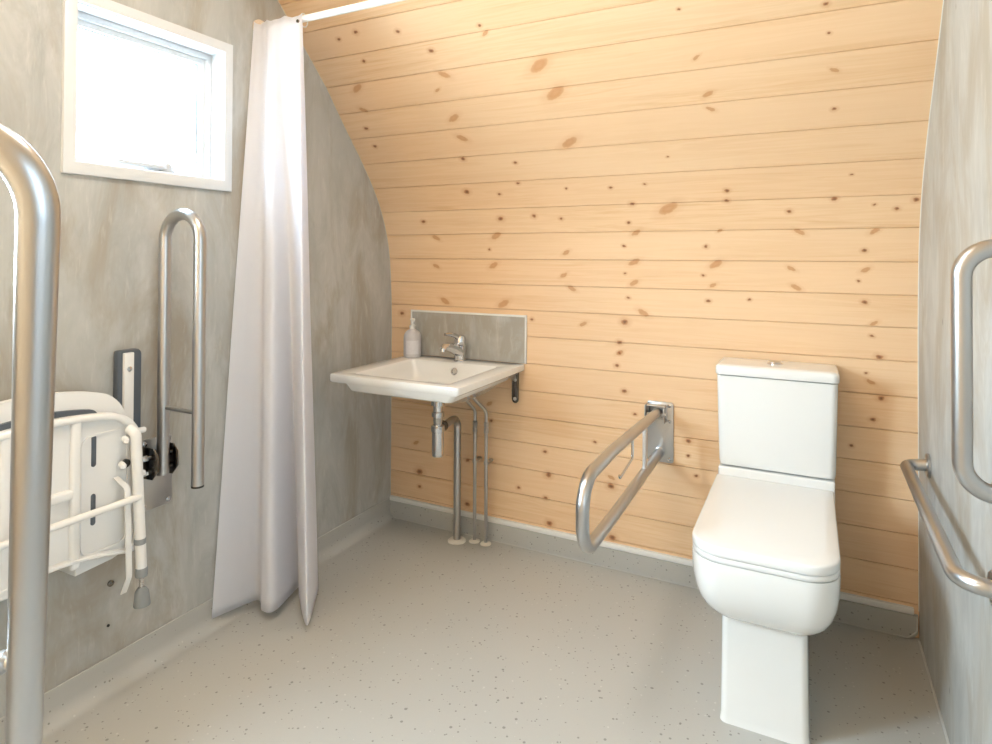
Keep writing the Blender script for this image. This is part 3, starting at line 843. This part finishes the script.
# ------------------------------------------------------------------ two rails on the right wall
GX = XR-.062
def flange(bm, x, y, z, sx):
    add_lathe(bm, [(.036, .0008), (.036, .006), (.033, .009), (.017, .010)], (x, y, z), (sx, 0, 0), 32)
t = thing('grab_rail', 'upright steel grab rail with curved ends, upper one on the right wall', 'grab rail', (XR, 1.535, .80), None)
bm = new(); add_tube(bm, fillet([(XR-.002, 1.535, .838), (GX, 1.535, .838), (GX, 1.535, 1.322), (XR-.002, 1.535, 1.322)], .058, 14), .0180, 28)
mesh_obj('rail', bm, M['steel'], t)
for z in (.838, 1.322):
    bm = new(); flange(bm, XR, 1.535, z, -1); mesh_obj('flange', bm, M['steel'], t)
t = thing('grab_rail', 'low horizontal steel grab rail beside the toilet on the right wall', 'grab rail', (XR, 1.95, .60), None)
bm = new(); add_tube(bm, fillet([(XR-.002, 2.355, .655), (GX, 2.362, .648), (GX, 1.568, .640), (XR-.002, 1.568, .640)], [0, .028, .055, 0], 12), .0175, 28)
mesh_obj('rail', bm, M['steel'], t)
for y, z in ((2.355, .655), (1.568, .640)):
    bm = new(); flange(bm, XR, y, z, -1); mesh_obj('flange', bm, M['steel'], t)

# ------------------------------------------------------------------ shower rod and curtain
RY, RZ = 1.712, 2.168
t = thing('shower_rod', 'white horizontal shower rod running out from the window wall', 'curtain rod', (XL, RY, RZ), None)
bm = new(); add_tube(bm, [(XL+.004, RY, RZ), (XR-.004, RY, RZ)], .0125, 24)
mesh_obj('rod', bm, M['rodwhite'], t)
for x, s in ((XL, 1), (XR, -1)):
    bm = new(); add_lathe(bm, [(.033, .0005), (.033, .008), (.026, .020), (.016, .030), (.0135, .034)], (x, RY, RZ), (s, 0, 0), 28)
    mesh_obj('flange', bm, tinted('cream_rod_flange', (.74, .62, .50), .4), t, label='cream wall flange')

top = [(-1.868, 1.676), (-1.850, 1.684), (-1.826, 1.686), (-1.802, 1.682), (-1.772, 1.676), (-1.735, 1.684), (-1.695, 1.690), (-1.658, 1.686), (-1.644, 1.694)]
bot = [(-1.862, 1.509), (-1.845, 1.575), (-1.813, 1.668), (-1.746, 1.627), (-1.705, 1.648), (-1.745, 1.800), (-1.700, 1.760), (-1.539, 1.632), (-1.672, 1.830)]
def cr(P, t):
    n = len(P)-1; x = min(max(t, 0), 1)*n; i = min(int(x), n-1); f = x-i
    p = [P[max(i-1, 0)], P[i], P[i+1], P[min(i+2, n)]]
    return tuple(.5*(2*b+(c-a)*f+(2*a-5*b+4*c-d)*f*f+(-a+3*b-3*c+d)*f**3) for a, b, c, d in zip(*p))
bm = new(); NU, NV = 150, 60
grid = []
for j in range(NV+1):
    w = j/NV; z = 2.182 + (.035-2.182)*w
    e = w
    row = []
    for i in range(NU+1):
        s = i/NU
        a = cr(top, s); b = cr(bot, s)
        x = a[0]+(b[0]-a[0])*e; y = a[1]+(b[1]-a[1])*e
        rip = .0012*sin(s*44+w*1.5)*(1-.45*w)
        y += rip
        x += .003*sin(w*9+s*6)*w*(1-w)*2
        x = max(x, XL+.006)
        zz = z - (.012*abs(sin(s*9.42))*(1-w)**6)
        row.append(bm.verts.new((x, y, zz)))
    grid.append(row)
for j in range(NV):
    for i in range(NU):
        bm.faces.new((grid[j][i], grid[j][i+1], grid[j+1][i+1], grid[j+1][i]))
ct = thing('shower_curtain', 'white shower curtain bunched at the wall end of the rod, reaching the floor', 'shower curtain', (-1.76, 1.70, .035), None)
o = mesh_obj('cloth', bm, M['curtain'], ct, smooth=180)
md = o.modifiers.new('cloth_thickness', 'SOLIDIFY'); md.thickness = .0012; md.offset = 0
for s in (.12, .45, .90):
    a = cr(top, s)
    bm = new()
    pts = [Vector((a[0], RY+.019*cos(q), RZ-.006+.024*sin(q))) for q in [k/20*2*pi for k in range(21)]]
    add_tube(bm, pts, .0022, 8)
    mesh_obj('ring', bm, M['trim'], ct)
bm = new()
a = cr(top, .96)
for dz in (0,):
    add_lathe(bm, [(.006, 0), (.006, .004), (.003, .005)], (a[0]-.008, RY-.027, 2.150+dz), (0, -1, 0), 14)
mesh_obj('hook', bm, M['darksteel'], ct)

# ------------------------------------------------------------------ folding shower seat on the window wall
SYC = .912
t = thing('shower_seat', 'white folding shower seat folded up under the window, grey slots and feet', 'shower seat', (XL, SYC, .30), None)
mS = lambda u, v, d: Vector((XL+d, u, v))
for yy in (1.204, 2*SYC-1.204):
    bm = new()
    add_prism(bm, rrect(yy-.040, yy+.036, .50, 1.012, [.004, .004, .016, .006], 3), mS, .001, .028, .007)
    w = mesh_obj('wall_channel', bm, M['grey'], t, label='dark grey wall channel')
    bm = new(); add_prism(bm, rrect(yy-.026, yy+.004, .50, 1.004, .002, 2), mS, .026, .038, .002)
    mesh_obj('slide_strip', bm, M['plastic'], w, label='white slide strip')
    bm = new(); add_lathe(bm, [(.008, 0), (.008, .003), (.003, .005)], (XL+.037, yy-.011, .955), (1, 0, 0), 12)
    mesh_obj('screw', bm, M['chrome'], w)
# backrest plate behind, with its grey pad
def bowed(y0, y1, z0, z1, r, bow_t, bow_b, n=10, m=14):
    """rounded outline whose top and bottom edges bow outwards in the middle"""
    yc, hw = (y0+y1)/2, (y1-y0)/2
    pts = []
    P = rrect(y0, y1, z0, z1, r, n)
    out = []
    for i, (a, b) in enumerate(P):
        out.append((a, b))
        a2, b2 = P[(i+1) % len(P)]
        if abs(a2-a) > .05:
            for k in range(1, m): out.append((a+(a2-a)*k/m, b+(b2-b)*k/m))
    for (a, b) in out:
        q = (a-yc)/hw
        pts.append((a, b + (bow_t*(1-q*q) if b > (z0+z1)/2 else -bow_b*(1-q*q))))
    return pts
bm = new()
add_prism(bm, bowed(SYC-.262, SYC+.240, .50, .885, .075, .050, 0), mS, .068, .092, .008, 3)
bk = mesh_obj('backrest', bm, M['plastic'], t)
bm = new()
add_prism(bm, bowed(SYC-.160, SYC+.150, .66, .868, .020, .018, 0), mS, .085, .104, .006, 3)
mesh_obj('back_pad', bm, M['grey'], bk, label='dark grey pad')
# seat shell, underside towards the room
ol_out = bowed(SYC-.262, SYC+.262, .430, .836, [.045, .045, .085, .085], .034, -.050)
bm = new()
add_prism(bm, ol_out, mS, .100, .118, .006, 3)
def scaled(ol, d):
    yc = SYC; zc = .64; hw = .262; hh = .20
    return [(yc+(a-yc)*(hw-d)/hw, zc+(b-zc)*(hh-d)/hh) for a, b in ol]
# raised outer rim as a lofted ring
def rim(bm, A, B, d0, d1):
    rings = [[mS(u, v, d0) for u, v in A], [mS(u, v, d1-.004) for u, v in A], [mS(u, v, d1) for u, v in scaled(A, .004)],
             [mS(u, v, d1) for u, v in scaled(B, -.004)], [mS(u, v, d1-.004) for u, v in B], [mS(u, v, d0) for u, v in B]]
    loft(bm, rings, cap0=False, cap1=False)
rim(bm, ol_out, scaled(ol_out, .016), .110, .134)
sh = mesh_obj('seat_shell', bm, M['plastic'], t, smooth=50)
bm = new()
for yy in (SYC-.085, SYC+.080):
    add_box(bm, XL+.110, XL+.132, yy-.013, yy+.013, .458, .858, .008, 3)
for (ya, yb, zz) in ((SYC-.085, SYC+.080, .662),):
    add_box(bm, XL+.110, XL+.131, ya, yb, zz-.014, zz+.014, .008, 3)
# inner lip around the two outer panels
for (ya, yb) in ((SYC+.096, SYC+.228), (SYC-.228, SYC-.100)):
    A = rrect(ya, yb, .478, .806, .030, 6); 
    yc_, zc_ = (ya+yb)/2, .642
    B = [(yc_+(a-yc_)*.93, zc_+(b-zc_)*.97) for a, b in A]
    loft(bm, [[mS(u, v, .112) for u, v in A], [mS(u, v, .122) for u, v in A], [mS(u, v, .122) for u, v in B], [mS(u, v, .112) for u, v in B]], cap0=False, cap1=False)
mesh_obj('rib', bm, M['plastic'], sh)
for yy in (SYC+.130, SYC-.002, SYC-.134):
    for zz in ((.760, .600) if yy != SYC-.002 else (.720, .575)):
        bm = new()
        add_prism(bm, rrect(yy-.0062, yy+.0062, zz-.043, zz+.043, .006, 6), mS, .112, .1200, .001)
        mesh_obj('slot', bm, M['grey'], sh, label='dark grey slot')
# legs
for s in (1, -1):
    y0 = SYC+s*.232
    yl = lambda f: SYC+s*(.228+.022*f)      # splays slightly towards the foot
    X0 = XL+.152
    bm = new()
    add_tube(bm, fillet([(XL+.128, yl(0)-s*.004, .800), (X0, yl(0), .790), (X0, yl(1), .380)], .02, 6), .0145, 20)
    lg = mesh_obj('leg', bm, M['plastic'], t)
    f = (.790-.465)/.438
    for prf_, yq, zq in (([(.0155, 0), (.0162, .002), (.0162, .014), (.0155, .016)], yl(f), .468), ([(.0155, 0), (.0165, .002), (.0165, .024), (.0155, .026)], yl(.98), .372)):
        bm = new(); add_lathe(bm, prf_, (X0, yq, zq), 'Z', 24)
        mesh_obj('collar', bm, M['collar'], lg, label='grey collar')
    bm = new()
    prf = []
    for k in range(13):
        prf.append((.0055+.0018*(k % 2), .335+.0032*k))
    add_lathe(bm, prf, (X0, yl(1.02), 0), 'Z', 16)
    mesh_obj('screw_stem', bm, M['steel'], lg)
    bm = new()
    add_lathe(bm, [(.022, 0), (.0225, .003), (.018, .040), (.013, .048), (.009, .052)], (X0+.002, yl(1.06), .288), (-.06, 0, 1), 24)
    mesh_obj('foot', bm, M['rubber'], lg, label='grey rubber foot')
    for (p_, d_) in (((XL+.128, SYC+s*.210, .775), (1, -s*.4, 0)), ((XL+.128, SYC+s*.202, .705), (1, -s*.4, 0)),
                     ((XL+.105, SYC+s*.255, .782), (.3, s, 0)), ((XL+.105, SYC+s*.255, .655), (.3, s, 0))):
        bm = new(); add_lathe(bm, [(.0085, 0), (.0085, .026), (.006, .030)], p_, d_, 16)
        mesh_obj('bolt', bm, M['plastic'], t)
    bm = new(); add_lathe(bm, [(.012, 0), (.012, .008)], (XL+.128, SYC+s*.212, .705), (1, 0, 0), 18)
    mesh_obj('washer', bm, M['black'], t, label='black washer')
    # flat bent stay
    bm = new()
    pth = fillet([(XL+.125, SYC+s*.188, .672), (XL+.150, SYC+s*.206, .640), (XL+.150, SYC+s*.214, .385), (XL+.135, SYC+s*.208, .338)], .03, 6)
    rings = []
    for q in pth:
        rings.append([q+Vector((dx, s*dy, 0)) for dx, dy in ((-.002, -.008), (.002, -.008), (.002, .008), (-.002, .008))])
    loft(bm, rings); mesh_obj('stay', bm, M['plastic'], t)
    # hinge bracket below
    bm = new()
    add_prism(bm, [(SYC+s*.105, .462), (SYC+s*.232, .468), (SYC+s*.232, .432), (SYC+s*.205, .426), (SYC+s*.105, .420)], mS, .004, .085, .002)
    mesh_obj('hinge_bracket', bm, M['plastic'], t)
bm = new(); add_tube(bm, [(XL+.160, SYC-.238, .606), (XL+.160, SYC+.238, .606)], .0095, 18)
mesh_obj('cross_tube', bm, M['plastic'], t)
# two leftover fixings in the wall below the seat
bm = new(); add_lathe(bm, [(.009, .0004), (.009, .006), (.004, .009)], (XL, 1.165, .314), (1, 0, 0), 14)
o = mesh_obj('wall_screw', bm, M['darksteel'], None, (XL, 1.165, .314)); tag(o, 'small dark bolt head in the grey wall just below the shower seat', 'screw')
bm = new(); add_lathe(bm, [(.004, .0004), (.004, .003), (.002, .004)], (XL, 1.16, .19), (1, 0, 0), 10)
o = mesh_obj('wall_screw', bm, M['dark'], None, (XL, 1.16, .19)); tag(o, 'tiny dark screw low in the grey wall, beneath the bolt head', 'screw')

# ------------------------------------------------------------------ ceiling lamp (above the frame)
LXc, LYc = -.95, 1.0
t = thing('ceiling_lamp', 'round white bulkhead lamp at the apex of the timber arch', 'lamp', (LXc, LYc, 2.56), None)
bm = new(); add_lathe(bm, [(.26, 2.60), (.26, 2.640), (.14, 2.65)], (LXc, LYc, 0), 'Z', 40); mesh_obj('lamp_base', bm, M['trim'], t)
bm = new(); add_lathe(bm, [(.02, 2.566), (.16, 2.569), (.23, 2.578), (.252, 2.592), (.254, 2.60)], (LXc, LYc, 0), 'Z', 40)
mesh_obj('diffuser', bm, emit('lamp_diffuser', (1.0, .86, .66), LAMP_E), t)

# ------------------------------------------------------------------ light
w = bpy.data.worlds.new('sky'); SC.world = w; w.use_nodes = True
nt = w.node_tree; bg = nt.nodes['Background']
tc = nt.nodes.new('ShaderNodeTexCoord'); sp = nt.nodes.new('ShaderNodeSeparateXYZ'); rp = nt.nodes.new('ShaderNodeValToRGB')
nt.links.new(tc.outputs['Generated'], sp.inputs[0]); nt.links.new(sp.outputs[2], rp.inputs[0])
rp.color_ramp.elements[0].position = -.0; rp.color_ramp.elements[0].color = (.66, .76, .82, 1)
rp.color_ramp.elements[1].position = .25; rp.color_ramp.elements[1].color = (.66, .84, 1.0, 1)
nt.links.new(rp.outputs[0], bg.inputs[0]); bg.inputs[1].default_value = SKY_E
def portal(name, loc, rot, sx, sy):
    l = bpy.data.lights.new(name, 'AREA'); l.shape = 'RECTANGLE'; l.size = sx; l.size_y = sy
    l.cycles.is_portal = True
    o = bpy.data.objects.new(name, l); link(o); o.location = loc; o.rotation_euler = rot
portal('window_portal', (XL-.125, (WY0+WY1)/2, (WZ0+WZ1)/2), (0, radians(-90), 0), WZ1-WZ0, WY1-WY0)
portal('added_window_portal', (XL-.125, (VY0+VY1)/2, (VZ0+VZ1)/2), (0, radians(-90), 0), VZ1-VZ0, VY1-VY0)
portal('added_door_portal', (XR+.125, (DY0+DY1)/2, 1.42), (0, radians(90), 0), 1.15, .57)
l = bpy.data.lights.new('lamp_light', 'AREA'); l.shape = 'DISK'; l.size = .50; l.energy = LAMP_W; l.color = (1.0, .97, .93)
o = bpy.data.objects.new('lamp_light', l); link(o); o.location = (LXc, LYc, 2.555)

# ------------------------------------------------------------------ camera
cam = bpy.data.cameras.new('camera'); co = bpy.data.objects.new('camera', cam); link(co)
YAW, PITCH, ROLL, FPX, CYP = radians(26.7166), radians(.6418), radians(.2661), 623.566, 249.921
cam.sensor_fit = 'HORIZONTAL'; cam.sensor_width = 36; cam.lens = FPX/992*36
cam.shift_x = 0; cam.shift_y = (CYP-372)/992
cam.clip_start = .02
r = Vector((cos(YAW), sin(YAW), 0)); f = Vector((-sin(YAW), cos(YAW), 0)); up = Vector((0, 0, 1))
f, up = f*cos(PITCH)+up*sin(PITCH), up*cos(PITCH)-f*sin(PITCH)
r, up = r*cos(ROLL)+up*sin(ROLL), up*cos(ROLL)-r*sin(ROLL)
mw = Matrix.Identity(4)
for i in range(3):
    mw[i][0] = r[i]; mw[i][1] = up[i]; mw[i][2] = -f[i]
mw[0][3], mw[1][3], mw[2][3] = 0, 0, 1.3
co.matrix_world = mw
SC.camera = co
SC.view_settings.view_transform = 'Standard'; SC.view_settings.look = 'None'
SC.view_settings.exposure = EXPO; SC.view_settings.gamma = 1; SC.view_settings.use_curve_mapping = False
